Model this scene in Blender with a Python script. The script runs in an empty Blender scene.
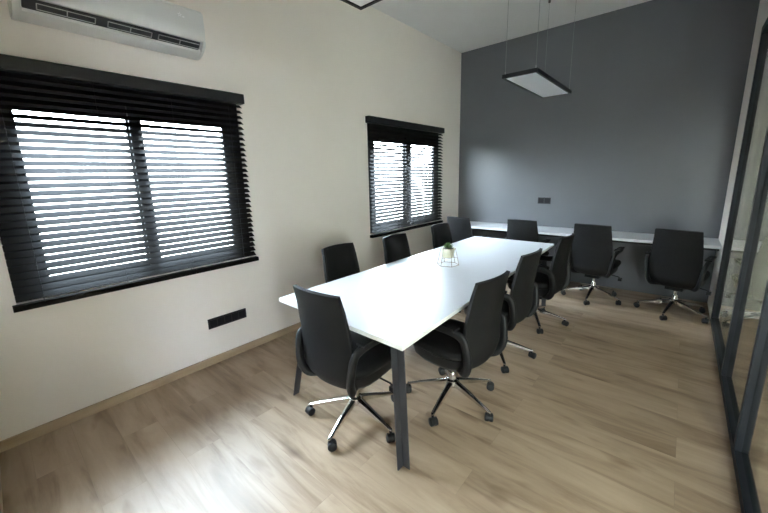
import bpy, bmesh, math, random
from mathutils import Vector, Matrix
random.seed(7)
PI = math.pi
S = bpy.context.scene
C = S.collection

# ---------------------------------------------------------------- camera
cam_d = bpy.data.cameras.new('camera'); cam = bpy.data.objects.new('camera', cam_d); C.objects.link(cam)
R_ = Vector((0.75347357, 0.65699558, -0.02518698)); U_ = Vector((-0.11174339, 0.16571566, 0.9798223)); F_ = Vector((-0.6479128, 0.73545573, -0.19827729))
cam.matrix_world = Matrix(((R_.x, U_.x, -F_.x, 2.8872), (R_.y, U_.y, -F_.y, 0.0), (R_.z, U_.z, -F_.z, 1.5492), (0, 0, 0, 1)))
cam_d.sensor_width = 36; cam_d.lens = 343.3552 / 768 * 36
cam_d.shift_x = 5.0527 / 768; cam_d.shift_y = -10.5213 / 768
cam_d.clip_start = 0.02; cam_d.clip_end = 100
S.camera = cam

# ---------------------------------------------------------------- daylight, exposure
W = bpy.data.worlds.new('daylight'); S.world = W; W.use_nodes = True
wn = W.node_tree.nodes; wl = W.node_tree.links; wn.clear()
wo = wn.new('ShaderNodeOutputWorld'); wb = wn.new('ShaderNodeBackground')
wc = wn.new('ShaderNodeTexCoord'); ws = wn.new('ShaderNodeSeparateXYZ'); wr = wn.new('ShaderNodeValToRGB')
wl.new(wc.outputs['Generated'], ws.inputs[0]); wl.new(ws.outputs['Z'], wr.inputs[0]); wl.new(wr.outputs[0], wb.inputs[0]); wl.new(wb.outputs[0], wo.inputs[0])
wr.color_ramp.elements[0].position = 0.0; wr.color_ramp.elements[0].color = (0.80, 0.885, 1.0, 1)
wr.color_ramp.elements[1].position = 0.9; wr.color_ramp.elements[1].color = (0.64, 0.80, 1.0, 1)
wb.inputs[1].default_value = 60.0
S.view_settings.view_transform = 'Standard'; S.view_settings.look = 'None'; S.view_settings.gamma = 1.0
S.view_settings.use_curve_mapping = False; S.view_settings.exposure = 0.65
def portal(name, loc, rot, sx, sy):
    d = bpy.data.lights.new(name, 'AREA'); d.shape = 'RECTANGLE'; d.size = sx; d.size_y = sy; d.cycles.is_portal = True
    o = bpy.data.objects.new(name, d); C.objects.link(o); o.location = loc; o.rotation_euler = rot

# ---------------------------------------------------------------- materials
def mat(name, col, rough=0.6, metal=0.0, spec=0.5, **k):
    m = bpy.data.materials.new(name); m.use_nodes = True
    b = m.node_tree.nodes['Principled BSDF']
    b.inputs['Base Color'].default_value = (*col, 1); b.inputs['Roughness'].default_value = rough
    b.inputs['Metallic'].default_value = metal; b.inputs['Specular IOR Level'].default_value = spec
    for kk, v in k.items(): b.inputs[kk.replace('_', ' ')].default_value = v
    return m
def noisy(m, c1, c2, scale=8.0, detail=4.0, bump=0.0, bscale=None, lo=0.35, hi=0.65, stretch=(1, 1, 1)):
    nt = m.node_tree; b = nt.nodes['Principled BSDF']
    tc = nt.nodes.new('ShaderNodeTexCoord'); mp = nt.nodes.new('ShaderNodeMapping'); mp.inputs['Scale'].default_value = stretch
    n = nt.nodes.new('ShaderNodeTexNoise'); n.inputs['Scale'].default_value = scale; n.inputs['Detail'].default_value = detail
    r = nt.nodes.new('ShaderNodeValToRGB'); r.color_ramp.elements[0].position = lo; r.color_ramp.elements[1].position = hi
    r.color_ramp.elements[0].color = (*c1, 1); r.color_ramp.elements[1].color = (*c2, 1)
    nt.links.new(tc.outputs['Object'], mp.inputs[0]); nt.links.new(mp.outputs[0], n.inputs[0])
    nt.links.new(n.outputs['Fac'], r.inputs[0]); nt.links.new(r.outputs[0], b.inputs['Base Color'])
    if bump:
        n2 = nt.nodes.new('ShaderNodeTexNoise'); n2.inputs['Scale'].default_value = bscale or scale * 10; n2.inputs['Detail'].default_value = 2
        bp = nt.nodes.new('ShaderNodeBump'); bp.inputs['Strength'].default_value = bump; bp.inputs['Distance'].default_value = 0.002
        nt.links.new(mp.outputs[0], n2.inputs[0]); nt.links.new(n2.outputs['Fac'], bp.inputs['Height']); nt.links.new(bp.outputs[0], b.inputs['Normal'])
    return m
M = {}
M['wall'] = noisy(mat('white_wall_paint', (.82, .78, .74), .55, spec=.3), (.85, .79, .725), (.87, .81, .745), 1.5, 3, .15, 60)
M['grey_wall'] = noisy(mat('grey_wall_paint', (.10, .105, .11), .34, spec=.65), (.090, .094, .102), (.097, .101, .109), 1.5, 3, .12, 60)
M['ceiling'] = noisy(mat('ceiling_paint', (.7, .7, .69), .8), (.84, .83, .82), (.86, .85, .84), 1.5)
M['beige_wall'] = noisy(mat('beige_wall_paint', (.55, .53, .44), .7), (.50, .49, .40), (.54, .52, .43), 1.2)
M['outdoor_wall'] = noisy(mat('outdoor_render', (.6, .58, .52), .9), (.42, .42, .36), (.66, .63, .55), 2.2, 5)
M['paving'] = noisy(mat('outdoor_paving', (.6, .6, .58), .9), (.55, .55, .53), (.65, .65, .62), 3)
M['table_white'] = mat('white_laminate', (.54, .54, .555), .32, spec=.45)
M['table_edge'] = mat('cream_edge_band', (.80, .79, .74), .5)
M['leg_grey'] = mat('graphite_steel', (.045, .045, .05), .4, metal=.3)
M['frame_black'] = mat('black_aluminium', (.007, .007, .009), .42, spec=.3)
M['part_frame'] = mat('charcoal_aluminium', (.010, .012, .016), .5, spec=.2)
M['slat'] = mat('black_slat_paint', (.0085, .0072, .006), .55, spec=.05)
M['pelmet'] = mat('black_pelmet_paint', (.009, .009, .010), .42, spec=.4)
M['cord'] = mat('black_cord', (.02, .02, .02), .8)
M['leather'] = noisy(mat('black_upholstery', (.014, .013, .013), .6, spec=.15), (.005, .0048, .0048), (.007, .0066, .0066), 30, 2, .5, 900)
M['back_mesh'] = noisy(mat('black_back_fabric', (.02, .02, .022), .6, spec=.18), (.0062, .006, .0062), (.008, .0078, .0082), 40, 2, .6, 1200)
M['plastic'] = mat('black_plastic', (.005, .005, .0055), .48, spec=.25)
M['chrome'] = mat('chrome', (.74, .73, .71), .14, metal=1.0)
M['rubber'] = mat('black_rubber', (.009, .009, .009), .5, spec=.35)
M['ac_white'] = mat('white_ac_plastic', (.68, .68, .66), .35)
M['ac_dark'] = mat('dark_vent_plastic', (.015, .015, .018), .5)
M['ac_line'] = mat('pale_vent_plastic', (.45, .44, .42), .4)
M['logo'] = mat('white_emblem', (.95, .95, .95), .2)
M['diffuser'] = mat('opal_diffuser', (.93, .94, .96), .5)
M['wire'] = mat('suspension_wire', (.30, .30, .31), .4, metal=.6)
M['outlet'] = mat('black_outlet_plastic', (.012, .012, .014), .35)
M['switch'] = mat('white_switch_plastic', (.75, .75, .72), .4)
M['gold'] = mat('brass_wire', (.33, .26, .16), .4, metal=.8)
M['pot'] = noisy(mat('cream_ceramic', (.72, .68, .5), .5), (.66, .63, .47), (.76, .73, .58), 12)
M['leaf'] = noisy(mat('succulent_green', (.06, .13, .03), .5), (.04, .09, .02), (.10, .18, .05), 30)
M['soil'] = mat('dark_soil', (.03, .02, .015), .9)

def glass(name, tint=(.93, .95, .94), rough=0.0):
    m = bpy.data.materials.new(name); m.use_nodes = True; nt = m.node_tree; nt.nodes.clear()
    o = nt.nodes.new('ShaderNodeOutputMaterial'); mx = nt.nodes.new('ShaderNodeMixShader')
    t = nt.nodes.new('ShaderNodeBsdfTransparent'); t.inputs[0].default_value = (*tint, 1)
    g = nt.nodes.new('ShaderNodeBsdfGlossy'); g.inputs['Roughness'].default_value = rough
    lw = nt.nodes.new('ShaderNodeLayerWeight'); lw.inputs[0].default_value = .5
    pw_ = nt.nodes.new('ShaderNodeMath'); pw_.operation = 'POWER'; pw_.inputs[1].default_value = 5
    f = nt.nodes.new('ShaderNodeMath'); f.operation = 'MULTIPLY_ADD'; f.inputs[1].default_value = .95; f.inputs[2].default_value = .04
    nt.links.new(lw.outputs['Facing'], pw_.inputs[0]); nt.links.new(pw_.outputs[0], f.inputs[0])
    nt.links.new(f.outputs[0], mx.inputs[0]); nt.links.new(t.outputs[0], mx.inputs[1]); nt.links.new(g.outputs[0], mx.inputs[2]); nt.links.new(mx.outputs[0], o.inputs[0])
    return m
M['glass'] = glass('window_glass'); M['part_glass'] = glass('partition_glass', (.72, .72, .66), .0)

def floor_mat():
    m = mat('oak_laminate', (.4, .3, .2), .42, spec=.4); nt = m.node_tree; b = nt.nodes['Principled BSDF']; L = nt.links.new; N = nt.nodes.new
    g = N('ShaderNodeNewGeometry'); mp = N('ShaderNodeMapping'); mp.inputs['Location'].default_value = (.37, .06, 0)
    L(g.outputs['Position'], mp.inputs[0])
    def brick(mortar):
        k = N('ShaderNodeTexBrick'); k.offset = .37; k.offset_frequency = 2; k.squash = 1
        k.inputs['Scale'].default_value = 1; k.inputs['Mortar Size'].default_value = mortar; k.inputs['Mortar Smooth'].default_value = .3
        k.inputs['Brick Width'].default_value = 1.29; k.inputs['Row Height'].default_value = .193; k.inputs['Bias'].default_value = 0
        L(mp.outputs[0], k.inputs[0]); return k
    k = brick(.0009); k.inputs['Color1'].default_value = (0, 0, 0, 1); k.inputs['Color2'].default_value = (1, 1, 1, 1); k.inputs['Mortar'].default_value = (.5, .5, .5, 1)
    off = N('ShaderNodeVectorMath'); off.operation = 'MULTIPLY_ADD'; off.inputs[1].default_value = (37, 19, 11); L(k.outputs['Color'], off.inputs[0]); L(g.outputs['Position'], off.inputs[2])
    s = N('ShaderNodeMapping'); s.inputs['Scale'].default_value = (1.3, 9, 1); L(off.outputs[0], s.inputs[0])
    n = N('ShaderNodeTexNoise'); n.inputs['Scale'].default_value = 1.0; n.inputs['Detail'].default_value = 7; n.inputs['Roughness'].default_value = .6; n.inputs['Distortion'].default_value = .6; L(s.outputs[0], n.inputs[0])
    r = N('ShaderNodeValToRGB'); e = r.color_ramp.elements; e[0].position = .28; e[0].color = (.19, .125, .075, 1); e[1].position = .72; e[1].color = (.42, .315, .22, 1)
    x = e.new(.5); x.color = (.335, .243, .165, 1)
    L(n.outputs['Fac'], r.inputs[0])
    # darker elongated knots
    s2 = N('ShaderNodeMapping'); s2.inputs['Scale'].default_value = (2.6, 7.5, 1); L(off.outputs[0], s2.inputs[0])
    n2 = N('ShaderNodeTexNoise'); n2.inputs['Scale'].default_value = 1.1; n2.inputs['Detail'].default_value = 2; L(s2.outputs[0], n2.inputs[0])
    r2 = N('ShaderNodeValToRGB'); r2.color_ramp.elements[0].position = .62; r2.color_ramp.elements[0].color = (1, 1, 1, 1); r2.color_ramp.elements[1].position = .8; r2.color_ramp.elements[1].color = (.5, .43, .36, 1)
    L(n2.outputs['Fac'], r2.inputs[0])
    m1 = N('ShaderNodeMixRGB'); m1.blend_type = 'MULTIPLY'; m1.inputs[0].default_value = 1; L(r.outputs[0], m1.inputs[1]); L(r2.outputs[0], m1.inputs[2])
    hv = N('ShaderNodeValToRGB'); hv.color_ramp.elements[0].color = (.93, .92, .91, 1); hv.color_ramp.elements[1].color = (1.05, 1.05, 1.05, 1); L(k.outputs['Color'], hv.inputs[0])
    m2 = N('ShaderNodeMixRGB'); m2.blend_type = 'MULTIPLY'; m2.inputs[0].default_value = 1; L(m1.outputs[0], m2.inputs[1]); L(hv.outputs[0], m2.inputs[2])
    m3 = N('ShaderNodeMixRGB'); m3.inputs[2].default_value = (.16, .11, .07, 1)
    mf = N('ShaderNodeMath'); mf.operation = 'MULTIPLY'; mf.inputs[1].default_value = .45; L(k.outputs['Fac'], mf.inputs[0]); L(mf.outputs[0], m3.inputs[0]); L(m2.outputs[0], m3.inputs[1])
    L(m3.outputs[0], b.inputs['Base Color'])
    bp = N('ShaderNodeBump'); bp.inputs['Strength'].default_value = .12; bp.inputs['Distance'].default_value = .001; L(n.outputs['Fac'], bp.inputs['Height']); L(bp.outputs[0], b.inputs['Normal'])
    return m
M['floor'] = floor_mat()
M['skirt'] = noisy(mat('oak_skirting', (.4, .3, .2), .45), (.33, .24, .15), (.42, .315, .205), 3, 4, stretch=(1, 1, 6))

# ---------------------------------------------------------------- helpers
def link(name, bm, m, parent=None, smooth=False, bevel=0.0, seg=2):
    me = bpy.data.meshes.new(name)
    if bevel:
        bmesh.ops.bevel(bm, geom=[e for e in bm.edges if e.is_manifold and e.calc_face_angle(0) > .6], offset=bevel, segments=seg, affect='EDGES', profile=.5)
    bmesh.ops.recalc_face_normals(bm, faces=bm.faces[:])
    bm.to_mesh(me); bm.free()
    ms = m if isinstance(m, (list, tuple)) else [m]
    for x in ms: me.materials.append(x)
    if smooth:
        for p in me.polygons: p.use_smooth = True
        me.set_sharp_from_angle(angle=math.radians(smooth if smooth is not True else 40))
    o = bpy.data.objects.new(name, me); C.objects.link(o)
    if parent: o.parent = parent
    return o
def box(bm, x0, x1, y0, y1, z0, z1, mi=0):
    v = [bm.verts.new(p) for p in ((x0,y0,z0),(x1,y0,z0),(x1,y1,z0),(x0,y1,z0),(x0,y0,z1),(x1,y0,z1),(x1,y1,z1),(x0,y1,z1))]
    for q in ((3,2,1,0),(4,5,6,7),(0,1,5,4),(1,2,6,5),(2,3,7,6),(3,0,4,7)):
        f = bm.faces.new([v[i] for i in q]); f.material_index = mi
    return v
def boxes(*bs):
    bm = bmesh.new()
    for b in bs: box(bm, *b)
    return bm
def prism(bm, pts, axis, a, b, mi=0):
    # pts: 2-D outline in the two other axes (order x,y,z minus axis), extruded from a to b
    def mk(p, t):
        q = list(p); q.insert(axis, t); return bm.verts.new(q)
    A = [mk(p, a) for p in pts]; B = [mk(p, b) for p in pts]; n = len(pts)
    fs = [bm.faces.new(A), bm.faces.new(B[::-1])] + [bm.faces.new((A[i], A[(i+1) % n], B[(i+1) % n], B[i])) for i in range(n)]
    for f in fs: f.material_index = mi
    return A + B
def lathe(bm, prof, cx=0, cy=0, n=20, mat_=None):
    rings = []
    for r, z in prof:
        rings.append([bm.verts.new((cx + r*math.cos(2*PI*i/n), cy + r*math.sin(2*PI*i/n), z)) for i in range(n)])
    for a, b in zip(rings, rings[1:]):
        for i in range(n): bm.faces.new((a[i], a[(i+1) % n], b[(i+1) % n], b[i]))
    bm.faces.new(rings[0][::-1]); bm.faces.new(rings[-1])
    out = [v for r in rings for v in r]
    if mat_: bmesh.ops.transform(bm, matrix=mat_, verts=out)
    return out
def tube(bm, pts, r, n=8, closed=False, rr=None):
    # r: radius; rr=(a,b): flat section, a across x-like axis, b in the bend plane
    P = [Vector(p) for p in pts]; N = len(P); rings = []
    ref = None
    for i in range(N):
        if closed: t = (P[(i+1) % N] - P[i-1]).normalized()
        else: t = (P[min(i+1, N-1)] - P[max(i-1, 0)]).normalized()
        if ref is None:
            ref = Vector((1, 0, 0)) if abs(t.x) < .9 else Vector((0, 0, 1))
        u = (ref - t * ref.dot(t)).normalized(); w = t.cross(u)
        if not rr: ref = u
        a, b = rr if rr else (r, r)
        rings.append([bm.verts.new(P[i] + u*a*math.cos(2*PI*k/n) + w*b*math.sin(2*PI*k/n)) for k in range(n)])
    for i in range(N if closed else N-1):
        A, B = rings[i], rings[(i+1) % N]
        for k in range(n): bm.faces.new((A[k], A[(k+1) % n], B[(k+1) % n], B[k]))
    if not closed: bm.faces.new(rings[0][::-1]); bm.faces.new(rings[-1])
def cyl_between(bm, a, b, r1, r2=None, n=10):
    a, b = Vector(a), Vector(b); r2 = r1 if r2 is None else r2
    d = (b-a); t = d.normalized(); u = t.orthogonal().normalized(); w = t.cross(u)
    A = [bm.verts.new(a + (u*math.cos(2*PI*i/n) + w*math.sin(2*PI*i/n))*r1) for i in range(n)]
    B = [bm.verts.new(b + (u*math.cos(2*PI*i/n) + w*math.sin(2*PI*i/n))*r2) for i in range(n)]
    for i in range(n): bm.faces.new((A[i], A[(i+1) % n], B[(i+1) % n], B[i]))
    bm.faces.new(A[::-1]); bm.faces.new(B)
def tag(o, label, cat, group=None):
    o['label'] = label; o['category'] = cat
    if group: o['group'] = group
    return o
def thing(name, label, cat, loc=(0,0,0), rz=0, group=None):
    o = bpy.data.objects.new(name, None); C.objects.link(o); o.location = loc; o.rotation_euler = (0, 0, rz); o.empty_display_size = .1
    return tag(o, label, cat, group)
def struct(name, bm, m, parent=None, **k):
    o = link(name, bm, m, parent, **k)
    o['kind'] = 'structure'
    return o
def copy_tree(o, parent=None):
    c = o.copy(); C.objects.link(c)
    if parent: c.parent = parent
    for ch in list(o.children): copy_tree(ch, c)
    return c

# ---------------------------------------------------------------- the room
RW, RD, RH, Y0 = 3.255, 5.376, 3.436, -0.20
PX = RW + .052            # outer face of the glass partition
CX1 = 5.0                 # far side of the passage beyond the glass
struct('floor', boxes((-.2, CX1+.2, Y0-.15, RD+.2, -.12, 0)), M['floor'])
struct('ceiling', boxes((-.2, CX1+.2, Y0-.15, RD+.2, RH, RH+.15)), M['ceiling'])
# left wall with two window openings
W1 = (.03, 1.53, .87, 2.18); W2 = (3.12, 4.745, .85, 2.18); WT = -.20
bm = bmesh.new()
ys = [Y0-.15, W1[0], W1[1], W2[0], W2[1], RD]
for i in (0, 2, 4): box(bm, WT, 0, ys[i], ys[i+1], 0, RH)
for w in (W1, W2):
    box(bm, WT, 0, w[0], w[1], 0, w[2]); box(bm, WT, 0, w[0], w[1], w[3], RH)
bmesh.ops.remove_doubles(bm, verts=bm.verts[:], dist=1e-5)
struct('wall_left', bm, M['wall'])
struct('wall_back', boxes((-.2, CX1+.2, RD, RD+.15, 0, RH)), M['grey_wall'])
# front wall (behind the camera) with a doorway, shut by a solid leaf
D0, D1, DH = 2.10, 3.05, 2.10
struct('wall_front', boxes((0, D0, Y0-.15, Y0, 0, RH), (D0, D1, Y0-.15, Y0, DH, RH), (D1, PX+.02, Y0-.15, Y0, 0, RH)), M['wall'])
# right side: plaster return at the far end and plaster above the glass
PE, PT = 4.76, 2.75
struct('wall_right', boxes((RW, RW+.10, PE, RD, 0, RH), (RW, RW+.10, Y0, PE, PT, RH)), M['wall'])
# passage beyond the glass
struct('wall_passage_end', boxes((RW+.10, CX1, 5.10, RD, 0, RH)), M['beige_wall'])
struct('wall_passage_side', boxes((CX1, CX1+.12, Y0, 5.10, 0, RH)), M['beige_wall'])
struct('wall_passage_front', boxes((PX+.02, 3.5, Y0-.15, Y0, 0, RH), (3.5, 4.4, Y0-.15, Y0, 2.2, RH), (4.4, CX1+.12, Y0-.15, Y0, 0, RH)), M['wall'])  # opening added out of view to let daylight into the passage
struct('baseboard_left', boxes((0, .014, Y0, RD, 0, .065)), M['skirt'], bevel=.003)
struct('baseboard_front', boxes((.014, D0, Y0, Y0+.014, 0, .065)), M['skirt'], bevel=.003)
struct('baseboard_passage', boxes((RW+.10, CX1, 5.086, 5.10, 0, .07)), M['switch'])
# doorway frame behind the camera
struct('door_1', boxes((D0, D0+.05, Y0-.14, Y0-.02, 0, DH), (D1-.05, D1, Y0-.14, Y0-.02, 0, DH), (D0+.05, D1-.05, Y0-.14, Y0-.02, DH-.05, DH)), M['frame_black'])
dl = struct('door_2', boxes((D0+.052, D1-.052, Y0-.11, Y0-.07, .004, DH-.052)), M['beige_wall'], bevel=.003)  # closed leaf added out of view to keep frontal daylight out of the room
bm = bmesh.new(); cyl_between(bm, (D0+.12, Y0-.07, 1.02), (D0+.12, Y0-.03, 1.02), .008); cyl_between(bm, (D0+.12, Y0-.03, 1.02), (D0+.24, Y0-.03, 1.02), .009)
link('door_handle', bm, M['chrome'], dl, smooth=True)
# outdoors, seen between the blind slats
tag(struct('trim_outdoor_paving', boxes((-9, 9, -9, Y0-.15, -.25, -.13), (-9, -.2, Y0-.15, 9, -.25, -.13)), M['paving']), 'pale paving outside', 'ground') and None  # pale ground added to bounce daylight up to the ceiling
struct('trim_outdoor_wall', boxes((-3.2, -3.0, -4, 9, -.13, 2.3)), M['outdoor_wall'])
for o in C.objects:
    if o.name.startswith('trim_outdoor_paving'):
        del o['label']; del o['category']

def make_window(name, w, g, gz):
    # outer frame and two sliding sashes; g = glass edges along the wall, gz = glass bottom and top
    y0, y1, z0, z1 = w; a, b, c, d = g; zb, zt = gz
    fr = struct(name, boxes((-.10, -.02, y0, y0+.055, z0, z1), (-.10, -.02, y1-.055, y1, z0, z1), (-.10, -.02, y0+.055, y1-.055, z0, z0+.045), (-.10, -.02, y0+.055, y1-.055, z1-.11, z1)), M['frame_black'], bevel=.002, seg=1)
    for (u, v, p, q, x) in ((y0+.055, c-.012, a, b, -.085), (b+.012, y1-.055, c, d, -.052)):
        zz0, zz1 = z0+.045, z1-.11
        sa = link('sash', boxes((x, x+.030, u, p, zz0, zz1), (x, x+.030, q, v, zz0, zz1), (x, x+.030, p, q, zz0, zb), (x, x+.030, p, q, zt, zz1)), M['frame_black'], fr)
        link('pane', boxes((x+.013, x+.017, p, q, zb, zt)), M['glass'], sa)
    link('window_sill', boxes((-.02, -.002, y0+.002, y1-.002, z0-.001, z0+.012)), M['frame_black'], fr)
make_window('window_1', W1, (.195, .732, .815, 1.385), (.975, 1.985)); make_window('window_2', W2, (3.30, 3.905, 4.035, 4.61), (.95, 1.975))

# glass partition: one framed screen
pt = thing('glass_partition', 'full height glass partition in charcoal aluminium frame along right side', 'partition', (RW, 0, 0))
FX = .052
posts = [PE-.05, 3.37, 2.45, 1.25, 0.0]
link('bottom_rail', boxes((0, FX, Y0+.001, PE-.001, 0, .05)), M['part_frame'], pt, bevel=.003)
link('top_rail', boxes((0, FX, Y0+.001, PE-.001, PT-.06, PT-.001)), M['part_frame'], pt, bevel=.003)
pw = .045
for y in posts: link('post', boxes((0, FX, y, y+pw-.001, .05, PT-.06)), M['part_frame'], pt, bevel=.003)
for a, b in zip(posts[1:], posts): link('pane', boxes((.028, .036, a+pw, b, .05, PT-.06)), M['part_glass'], pt)

# ---------------------------------------------------------------- wooden venetian blinds
def make_blind(label, y0, y1, zb, zt):
    t = thing('venetian_blind', label, 'blind', (0, (y0+y1)/2, zb), 0)
    h = (y1-y0)/2; H = zt-zb
    bm = bmesh.new(); prism(bm, [(.003, H-.075), (.062, H-.075), (.066, H-.068), (.066, H-.008), (.062, H), (.003, H)], 1, -h, h)
    link('pelmet', bm, M['pelmet'], t)
    bm = bmesh.new(); n = 30; pitch = (H-.075-.05)/n; a = math.radians(TILT); hs = h-.022
    for i in range(n):
        z = .05 + (i+.5)*pitch; cx = .036
        dx, dz = .025*math.cos(a), .025*math.sin(a); tx, tz = -.0014*math.sin(a), .0014*math.cos(a)
        # outer edge (towards the glass) is raised; section slightly rounded
        sec = [(cx-dx-tx, z+dz-tz), (cx+dx-tx, z-dz-tz), (cx+dx+.0008, z-dz), (cx+dx+tx, z-dz+tz), (cx-dx+tx, z+dz+tz), (cx-dx-.0008, z+dz)]
        prism(bm, sec, 1, -hs, hs)
    link('slats', bm, M['slat'], t)
    bm = bmesh.new(); prism(bm, [(.014, .002), (.060, .002), (.062, .012), (.062, .030), (.058, .036), (.016, .036)], 1, -h+.004, h-.004)
    link('bottom_rail', bm, M['slat'], t)
    for q in (-.82, -.28, .28, .82):
        bm = bmesh.new()
        for x in (.0095, .0625): cyl_between(bm, (x, q*h, .03), (x, q*h, H-.076), .0011, n=6)
        link('ladder_cord', bm, M['cord'], t)
    return t
TILT = 35
make_blind('wide black venetian blind on the near window, below the air conditioner', .005, 1.56, .828, 2.243)
make_blind('black venetian blind on the far window, beside the grey wall', 3.09, 4.775, .80, 2.243)

# ---------------------------------------------------------------- air conditioner
ac = thing('air_conditioner', 'white split air conditioner high on left wall above the near blind', 'air conditioner', (0, .27, 2.43))
AL = .955
def ac_shell():
    bm = bmesh.new()
    out = [(.004, .02), (.05, .0), (.10, .015), (.135, .035)]                     # lower belly, towards the vent
    prism(bm, [(.004, .03), (.03, .008), (.08, .004), (.125, .016), (.142, .03), (.142, .045), (.10, .085), (.10, .25), (.004, .25)], 1, 0, AL)
    return bm
link('body', ac_shell(), M['ac_white'], ac, smooth=35, bevel=.004)
bm = bmesh.new(); prism(bm, [(.101, .105), (.150, .090), (.205, .085), (.216, .10), (.222, .16), (.216, .262), (.19, .285), (.02, .29), (.02, .251), (.101, .251)], 1, 0, AL)
link('front_panel', bm, M['ac_white'], ac, smooth=35, bevel=.004)
for y in (0, AL-.012):
    bm = bmesh.new(); prism(bm, [(.004, .03), (.03, .008), (.08, .004), (.13, .014), (.165, .034), (.195, .06), (.207, .09), (.10, .10), (.004, .10)], 1, y-(.0 if y else .006), y+(.018 if y else .03))
    link('end_cap', bm, M['ac_white'], ac, smooth=35, bevel=.003)
bm = bmesh.new()                                                                  # dark outlet between belly and panel
prism(bm, [(.1005, .083), (.1415, .0455), (.1425, .0455), (.190, .0840), (.150, .0895), (.1012, .1045)], 1, .035, AL-.025)
link('air_outlet', bm, M['ac_dark'], ac)
# pale louvre frames lying in the outlet opening, in three groups
def frames():
    bm = bmesh.new()
    for g0, g1 in ((.09, .34), (.40, .63), (.67, .93)):
        gm = (g0+g1)/2
        def P(s, y): return Vector((.146 + s*.040, y, .047 + s*.032))
        nrm = Vector((.032, 0, -.040)).normalized()*.004
        for a, b in (((.15, g0), (.15, g1)), ((.80, g0), (.80, g1)), ((.15, g0), (.80, g0)), ((.15, g1), (.80, g1)), ((.15, gm), (.80, gm))):
            cyl_between(bm, P(*a)+nrm, P(*b)+nrm, .0026, n=6)
    return bm
link('louvre', frames(), M['ac_line'], ac, smooth=True)
bm = bmesh.new()
for k in range(5):
    a = 2*PI*k/5 + .3
    prism(bm, [(math.cos(a)*.003 - math.sin(a)*.003, math.sin(a)*.003 + math.cos(a)*.003), (math.cos(a)*.013, math.sin(a)*.013), (math.cos(a)*.003 + math.sin(a)*.003, math.sin(a)*.003 - math.cos(a)*.003)], 0, 0, .002)
prism(bm, [(.010, -.004), (.020, -.002), (.021, -.008), (.012, -.010)], 0, 0, .002)
lg = link('emblem', bm, M['logo'], ac); lg.location = (.2195, .80, .215); lg.scale = (1, 1.35, 1.35)

# ---------------------------------------------------------------- pendant panel lights
def make_pendant(label, x0, y0):
    w, l, z = .31, 1.20, 2.405
    t = thing('pendant_light', label, 'light', (x0, y0, z), 0, 'slim panel lights hung over the table')
    e = .018; hh = .034
    link('frame', boxes((0, e, 0, l, 0, hh), (w-e, w, 0, l, 0, hh), (e, w-e, 0, e, 0, hh), (e, w-e, l-e, l, 0, hh), (e, w-e, e, l-e, .02, hh)), M['frame_black'], t)
    link('diffuser', boxes((e, w-e, e, l-e, .006, .0195)), M['diffuser'], t)
    for x in (.02, w-.02):
        for y in (.02, l-.02):
            bm = bmesh.new(); cyl_between(bm, (x, y, hh), (x, y, RH-z-.022), .0016, n=6); lathe(bm, [(.005, hh), (.005, hh+.025), (.002, hh+.03)], x, y, 8)
            wr_ = link('suspension_wire', bm, M['wire'], t)
            bm = bmesh.new(); lathe(bm, [(.009, RH-z-.035), (.012, RH-z-.03), (.012, RH-z-.0005)], x, y, 12)
            link('ceiling_mount', bm, M['frame_black'], wr_, smooth=True)
    return t
make_pendant('slim black framed panel light hanging nearer the grey wall', 1.515, 3.34)
make_pendant('slim black framed panel light nearest camera, cut off at top edge', 1.512, .265)

# ---------------------------------------------------------------- sockets and switch
ok = thing('wall_outlet', 'long black multi-gang outlet plate low on left wall under near blind', 'outlet', (0, 1.24, .362))
link('plate', boxes((.0005, .011, -.168, .168, -.043, .043)), M['outlet'], ok, bevel=.003)
for k in range(5): link('socket_module', boxes((.011, .0125, -.155+k*.063, -.097+k*.063, -.03, .03)), M['frame_black'], ok, bevel=.0006, seg=1)
ok = thing('wall_outlet', 'small black double outlet plate on the grey back wall above desk', 'outlet', (1.388, RD, 1.145))
link('plate', boxes((-.088, .088, -.011, -.0005, -.046, .046)), M['outlet'], ok, bevel=.003)
for x in (-.078, .006): link('socket_module', boxes((x, x+.072, -.0125, -.011, -.034, .034)), M['frame_black'], ok, bevel=.0006, seg=1)
ok = thing('light_switch', 'white light switch plate seen through the glass partition', 'light switch', (3.60, 5.10, 1.12))
link('plate', boxes((-.045, .045, -.010, -.0005, -.075, .075)), M['switch'], ok, bevel=.003)
link('rocker', boxes((-.028, .028, -.014, -.010, -.05, .05)), M['logo'], ok, bevel=.001)

# ---------------------------------------------------------------- desk along the back wall
dk = thing('wall_desk', 'long white wall desk running along the grey back wall', 'desk', (0, RD, 0))
link('worktop', boxes((.002, RW-.002, -.535, -.001, .737, .767)), M['table_white'], dk, bevel=.002, seg=1)
link('support_rail', boxes((.01, RW-.01, -.06, -.001, .65, .7365), (.01, RW-.01, -.44, -.40, .70, .7365)), M['frame_black'], dk)
for x in (.05, 1.10, RW-.09): link('bracket', boxes((x, x+.04, -.40, -.06, .70, .7365)), M['frame_black'], dk)

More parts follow.
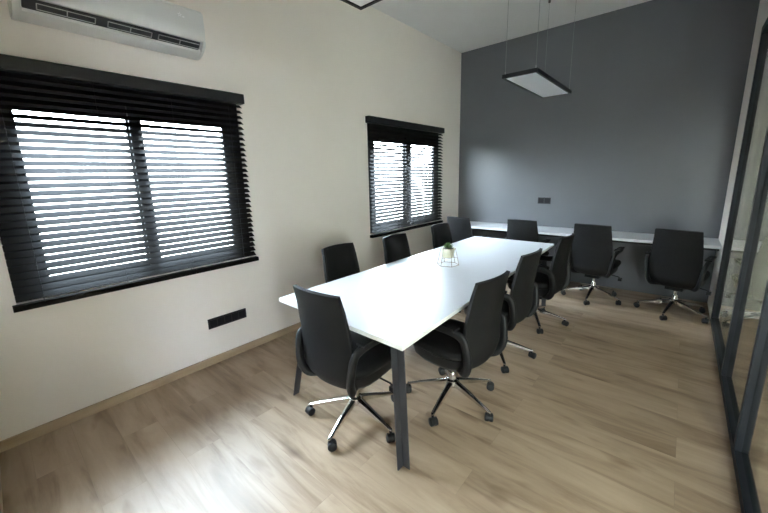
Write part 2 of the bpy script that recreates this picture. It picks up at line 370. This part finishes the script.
# ---------------------------------------------------------------- meeting table
TZ, TT = .742, .025
tb = thing('meeting_table', 'long white topped meeting table with folded dark steel legs', 'table', (1.385, 2.72, 0))
cn = [(.862-1.385, 1.236-2.72), (1.952-1.385, 1.213-2.72), (1.845-1.385, 4.225-2.72), (.880-1.385, 4.20-2.72)]
bm = bmesh.new()
v = [bm.verts.new((x, y, TZ-TT)) for x, y in cn] + [bm.verts.new((x, y, TZ)) for x, y in cn]
for i, q in enumerate(((3,2,1,0),(4,5,6,7),(0,1,5,4),(1,2,6,5),(2,3,7,6),(3,0,4,7))):
    f = bm.faces.new([v[k] for k in q]); f.material_index = 1 if i >= 2 else 0
link('tabletop', bm, [M['table_white'], M['table_edge']], tb)
def vleg(fx, fy, tx, ty, sx, sy):
    # folded V profile leg, the V opening towards the outside corner
    bm = bmesh.new(); w = .048; th = .005
    def ring(cx, cy, s, z):
        a = w*s; b = a-th
        return [bm.verts.new((p[0], p[1], z)) for p in ((cx - sx*a, cy), (cx - sx*a, cy - sy*a), (cx, cy - sy*a), (cx, cy - sy*b), (cx - sx*b, cy - sy*b), (cx - sx*b, cy))]
    R0 = ring(fx, fy, 1.0, 0); R1 = ring(tx, ty, 1.05, TZ-TT-.001)
    for i in range(6): bm.faces.new((R0[i], R0[(i+1) % 6], R1[(i+1) % 6], R1[i]))
    bm.faces.new((R0[0], R0[1], R0[4], R0[5])); bm.faces.new((R0[1], R0[2], R0[3], R0[4]))
    bm.faces.new((R1[5], R1[4], R1[1], R1[0])); bm.faces.new((R1[4], R1[3], R1[2], R1[1]))
    return bm
for sx, sy, k in ((-1, -1, 0), (1, -1, 1), (1, 1, 2), (-1, 1, 3)):
    cx, cy = cn[k]
    foot = {0: (.872-1.385, 1.252-2.72), 1: (1.950-1.385, 1.222-2.72)}.get(k, (cx - sx*.02, cy - sy*.03))
    link('leg', vleg(foot[0], foot[1], cx - sx*(.19 if k in (0, 3) else .05), cy - sy*(.03), sx, sy), M['leg_grey'], tb)
link('under_frame', boxes((-.40, .40, -1.40, -1.36, .690, TZ-TT-.001), (-.40, .40, 1.36, 1.40, .690, TZ-TT-.001), (-.40, -.36, -1.36, 1.36, .690, TZ-TT-.001), (.34, .38, -1.36, 1.36, .690, TZ-TT-.001)), M['frame_black'], tb)

# ---------------------------------------------------------------- office chairs
def grid_solid(bm, fn, nu, nv, thick):
    # fn(u,v) -> (point, normal) ; front surface plus back surface offset by thick
    F = []; B = []
    for i in range(nu+1):
        ra, rb = [], []
        for j in range(nv+1):
            p, n = fn(i/nu, j/nv); ra.append(bm.verts.new(p)); rb.append(bm.verts.new(Vector(p) + Vector(n)*thick))
        F.append(ra); B.append(rb)
    for i in range(nu):
        for j in range(nv):
            bm.faces.new((F[i][j], F[i+1][j], F[i+1][j+1], F[i][j+1])); bm.faces.new((B[i][j], B[i][j+1], B[i+1][j+1], B[i+1][j]))
    for i in range(nu):
        bm.faces.new((F[i][0], B[i][0], B[i+1][0], F[i+1][0])); bm.faces.new((F[i][nv], F[i+1][nv], B[i+1][nv], B[i][nv]))
    for j in range(nv):
        bm.faces.new((F[0][j], F[0][j+1], B[0][j+1], B[0][j])); bm.faces.new((F[nu][j], B[nu][j], B[nu][j+1], F[nu][j+1]))
def interp(tab, z):
    for (z0, a), (z1, b) in zip(tab, tab[1:]):
        if z <= z1:
            t = (z-z0)/(z1-z0); t = t*t*(3-2*t) if False else t
            return a + (b-a)*t
    return tab[-1][1]
TOPZ = .950
BW = [(.350, .165), (.375, .188), (.46, .200), (.60, .205), (.75, .198), (TOPZ, .180)]     # half width by height
BY = [(.350, -.185), (.385, -.225), (.44, -.248), (.56, -.250), (.68, -.256), (.80, -.277), (TOPZ, -.300)]   # depth by height
def back_fn(u, v):
    z = .350 + (TOPZ-.350)*v; s = 2*u-1
    x = interp(BW, z)*s; y = interp(BY, z) + .045*s*s*(1 if z < .85 else 1-.25*(z-.85)/.1)
    zc = z + (.006*(1-s*s) if v > .97 else 0)
    return (x, y, zc), Vector((0.25*s, -1, -.2)).normalized()
def make_chair():
    t = thing('office_chair', '', 'chair')
    bm = bmesh.new(); grid_solid(bm, back_fn, 12, 24, .022)
    bk = link('backrest', bm, M['back_mesh'], t, smooth=50, bevel=.005)
    # front padding of the backrest
    def pad_fn(u, v):
        (x, y, z), n = back_fn(.06+.88*u, .18+.79*v); e = min(1, 6*min(u, 1-u))*min(1, 6*min(v, 1-v)); return (x, y+.003+.022*e, z), n
    bm = bmesh.new(); grid_solid(bm, pad_fn, 12, 12, .004)
    link('padding', bm, M['leather'], bk, smooth=60)
    # seat cushion
    bm = bmesh.new(); n = 28
    def seat_ring(sc, z, droop):
        r = []
        for k in range(n):
            a = 2*PI*k/n; c, s = math.cos(a), math.sin(a)
            x = math.copysign(abs(c)**.45, c)*.235*sc; y = .03 + math.copysign(abs(s)**.5, s)*.245*sc
            zz = z - (droop*max(0, (y-.12)/.16)**2)
            r.append(bm.verts.new((x, y, zz)))
        return r
    rs = [seat_ring(*q) for q in ((.90, .425, .0), (.985, .437, .005), (1.0, .455, .012), (.985, .474, .018), (.93, .486, .024), (.6, .490, .02), (.25, .489, .0))]
    for A, B in zip(rs, rs[1:]):
        for k in range(n): bm.faces.new((A[k], A[(k+1) % n], B[(k+1) % n], B[k]))
    bm.faces.new(rs[0][::-1]); bm.faces.new(rs[-1])
    st = link('seat', bm, M['leather'], t, smooth=60)
    # tapering pan under the cushion
    bm = bmesh.new(); rr_ = []
    for sx, sy, z in ((.13, .13, .315), (.18, .18, .330), (.215, .215, .37), (.222, .235, .4255)):
        rr_.append([bm.verts.new((math.copysign(abs(math.cos(2*PI*k/24))**.6, math.cos(2*PI*k/24))*sx, .02+math.copysign(abs(math.sin(2*PI*k/24))**.6, math.sin(2*PI*k/24))*sy, z)) for k in range(24)])
    for A, B in zip(rr_, rr_[1:]):
        for k in range(24): bm.faces.new((A[k], A[(k+1) % 24], B[(k+1) % 24], B[k]))
    bm.faces.new(rr_[0][::-1]); bm.faces.new(rr_[-1])
    link('seat_pan', bm, M['plastic'], t, smooth=50)
    # cantilevered armrests: strap rising from the shell's lower corner, turning forward into the pad
    for sx in (-1, 1):
        ctl = [(.13, -.13, .350), (.180, -.200, .360), (.200, -.232, .395), (.212, -.250, .45), (.222, -.244, .54), (.231, -.226, .606), (.236, -.185, .630), (.240, -.12, .641), (.240, -.02, .641), (.238, .055, .636)]
        P = [Vector((x*sx, y, z)) for x, y, z in ctl]; P = [P[0]*2-P[1]] + P + [P[-1]*2-P[-2]]; pts = []
        for i in range(1, len(P)-2):
            p0, p1, p2, p3 = P[i-1:i+3]
            for tt in (0, .34, .67): pts.append(.5*((2*p1) + (p2-p0)*tt + (2*p0-5*p1+4*p2-p3)*tt*tt + (3*p1-p0-3*p2+p3)*tt**3))
        pts.append(P[-2])
        bm = bmesh.new(); tube(bm, pts, 0, n=12, rr=(.018, .028))
        ar = link('armrest', bm, M['plastic'], t, smooth=60)
        bm = bmesh.new(); prism(bm, [(.238*sx-.028, -.19), (.238*sx+.028, -.19), (.238*sx+.025, .075), (.238*sx-.025, .075)], 2, .655, .668)
        link('arm_pad', bm, M['leather'], ar, bevel=.006, smooth=True)
    # mechanism, lift, lever
    bm = boxes((-.075, .075, -.11, .13, .285, .318)); lathe(bm, [(.030, .26), (.036, .285), (.036, .2855)], 0, 0, 16)
    link('tilt_mechanism', bm, M['plastic'], t, bevel=.004)
    bm = bmesh.new(); tube(bm, [(.07, .05, .318), (.16, .06, .315), (.235, .07, .300), (.25, .075, .285)], .006); box(bm, .235, .27, .055, .095, .255, .287)
    link('height_lever', bm, M['plastic'], t, smooth=50)
    bm = bmesh.new(); lathe(bm, [(.0145, .10), (.0145, .272)], 0, 0, 16); lathe(bm, [(.027, .13), (.027, .205), (.023, .212)], 0, 0, 20)
    link('gas_lift', bm, M['chrome'], t, smooth=40)
    bm = bmesh.new(); lathe(bm, [(.030, .105), (.044, .110), (.046, .132), (.044, .153), (.030, .160)], 0, 0, 24)
    hub = link('base_hub', bm, M['chrome'], t, smooth=40)
    return t
def add_base(t, a0):
    for k in range(5):
        a = math.radians(a0 + 72*k); ca, sa = math.cos(a), math.sin(a)
        def P(r, z, s=0): return (ca*r - sa*s, sa*r + ca*s, z)
        bm = bmesh.new()
        secs = [(.035, .115, .152, .020), (.12, .100, .132, .016), (.22, .082, .105, .0135), (.30, .070, .080, .011), (.318, .070, .076, .009)]
        R = []
        for r, z0, z1, w in secs:
            R.append([bm.verts.new(P(r, z0, -w)), bm.verts.new(P(r, z0, w)), bm.verts.new(P(r, z1-.004, w)), bm.verts.new(P(r, z1, w*.45)), bm.verts.new(P(r, z1, -w*.45)), bm.verts.new(P(r, z1-.004, -w))])
        for A, B in zip(R, R[1:]):
            for i in range(6): bm.faces.new((A[i], A[(i+1) % 6], B[(i+1) % 6], B[i]))
        bm.faces.new(R[0][::-1]); bm.faces.new(R[-1])
        lg = link('base_leg', bm, M['chrome'], t, smooth=30)
        # twin-wheel caster with hood
        bm = bmesh.new(); c0 = Vector(P(.305, 0)); b = a + [0.9, 2.2, -.7, 1.6, .2][k]; d = Vector((math.cos(b), math.sin(b), 0)); ax = Vector((-d.y, d.x, 0))
        c = c0 + d*.012 + Vector((0, 0, .0265))
        for s in (-1, 1):
            cyl_between(bm, c + ax*s*.006, c + ax*s*.022, .0262, .0262, n=20); cyl_between(bm, c + ax*s*.022, c + ax*s*.026, .0262, .019, n=20)
        cyl_between(bm, c - ax*.006, c + ax*.006, .024, n=14)
        cyl_between(bm, c0 + Vector((0, 0, .045)), c0 + Vector((0, 0, .0698)), .0085, n=10)
        link('caster', bm, M['rubber'], lg, smooth=40)
def chair_variant(a0):
    t = make_chair(); add_base(t, a0); return t
# each chair: hub x, y, facing direction (degrees from +Y, counter-clockwise), world angle of one base leg, label
CH = [
 (1.432, 1.383,    2, 213, 'black office chair at the near end of the table, back to camera', 'ends'),
 (1.825, 1.945,   84, -84, 'black office chair on right side of table, nearest of the three', 'right'),
 (1.790, 2.740,   86,  20, 'black office chair on right side of table, middle of the three', 'right'),
 (1.830, 3.640,   86,  12, 'black office chair on right side of table, farthest of the three', 'right'),
 ( .885, 2.030,  -90,  30, 'black office chair on wall side of table, between the two windows', 'left'),
 ( .985, 2.720,  -90,  50, 'black office chair on wall side of table, middle of the three', 'left'),
 ( .960, 3.640,  -92,  10, 'black office chair on wall side of table, farthest of the three', 'left'),
 ( .540, 4.700,   -6,  20, 'leftmost black office chair at the wall desk, in the corner', 'desk'),
 (1.370, 4.820,   -1,  60, 'black office chair at the wall desk, behind the table end', 'desk'),
 (2.185, 4.790,   -5, -92, 'black office chair at the wall desk, second from the glass partition', 'desk'),
 (2.952, 4.770,  -10, -104, 'black office chair at the wall desk, beside the glass partition', 'desk'),
]
proto = make_chair()
first = True
for x, y, rz, a0, label, grp in CH:
    if first: t = proto; first = False
    else:
        t = copy_tree_src()
    if t is proto:
        def copy_tree_src():
            c = proto.copy(); C.objects.link(c)
            for ch in list(proto.children):
                if ch.name.split('.')[0] == 'base_leg': continue
                d = ch.copy(); C.objects.link(d); d.parent = c
                for g in ch.children:
                    e = g.copy(); C.objects.link(e); e.parent = d
            return c
    t.location = (x, y, 0); t.rotation_euler = (0, 0, math.radians(rz))
    t['label'] = label; t['category'] = 'chair'
    t['group'] = {'ends': 'office chairs around the meeting table', 'right': 'office chairs around the meeting table', 'left': 'office chairs around the meeting table', 'desk': 'office chairs along the wall desk'}[grp]
    add_base(t, a0 - rz)

# ---------------------------------------------------------------- wire planter on the table
pl = thing('wire_planter', 'small geometric brass wire stand holding a potted succulent on table', 'planter', (1.345, 2.70, TZ), math.radians(20))
def hexa(r, z, o=0): return [Vector((r*math.cos(PI/3*k+o), r*math.sin(PI/3*k+o), z)) for k in range(6)]
A, B, D_ = hexa(.098, .003), hexa(.066, .155), hexa(.048, .070)
bm = bmesh.new()
for k in range(6):
    cyl_between(bm, A[k], A[(k+1) % 6], .0022, n=6); cyl_between(bm, B[k], B[(k+1) % 6], .0022, n=6); cyl_between(bm, A[k], B[k], .0022, n=6)
    cyl_between(bm, D_[k], D_[(k+1) % 6], .0018, n=6)
    if k % 2 == 0: cyl_between(bm, D_[k], A[k]*.38 + B[k]*.62 - Vector((0, 0, .026)), .0018, n=6)
link('wire_frame', bm, M['gold'], pl, smooth=True)
bm = bmesh.new(); lathe(bm, [(.046, .073), (.052, .077), (.060, .155), (.058, .157), (.053, .150), (.020, .149)], 0, 0, 24)
pot = link('pot', bm, M['pot'], pl, smooth=40)
bm = bmesh.new(); lathe(bm, [(.052, .1495), (.050, .153), (.01, .155)], 0, 0, 18); link('soil', bm, M['soil'], pot)
bm = bmesh.new()
for ringn, (cnt, tilt, ln_, zb) in enumerate(((9, 1.15, .052, .155), (7, .75, .052, .158), (5, .35, .050, .160))):
    for k in range(cnt):
        a = 2*PI*k/cnt + ringn*.5 + random.uniform(-.15, .15); tl = tilt + random.uniform(-.1, .1)
        d = Vector((math.cos(a)*math.sin(tl), math.sin(a)*math.sin(tl), math.cos(tl))); s = Vector((-math.sin(a), math.cos(a), 0)); u = d.cross(s)
        b = Vector((math.cos(a)*.006, math.sin(a)*.006, zb)); prev = None
        for q, w in ((0, .004), (.4, .010), (.75, .008), (1, .0008)):
            c = b + d*ln_*q - u*(-.006*q*q); ring = [bm.verts.new(c + s*w), bm.verts.new(c + u*w*.35), bm.verts.new(c - s*w), bm.verts.new(c - u*w*.35)]
            if prev:
                for i in range(4): bm.faces.new((prev[i], prev[(i+1) % 4], ring[(i+1) % 4], ring[i]))
            prev = ring
link('succulent', bm, M['leaf'], pl, smooth=True)
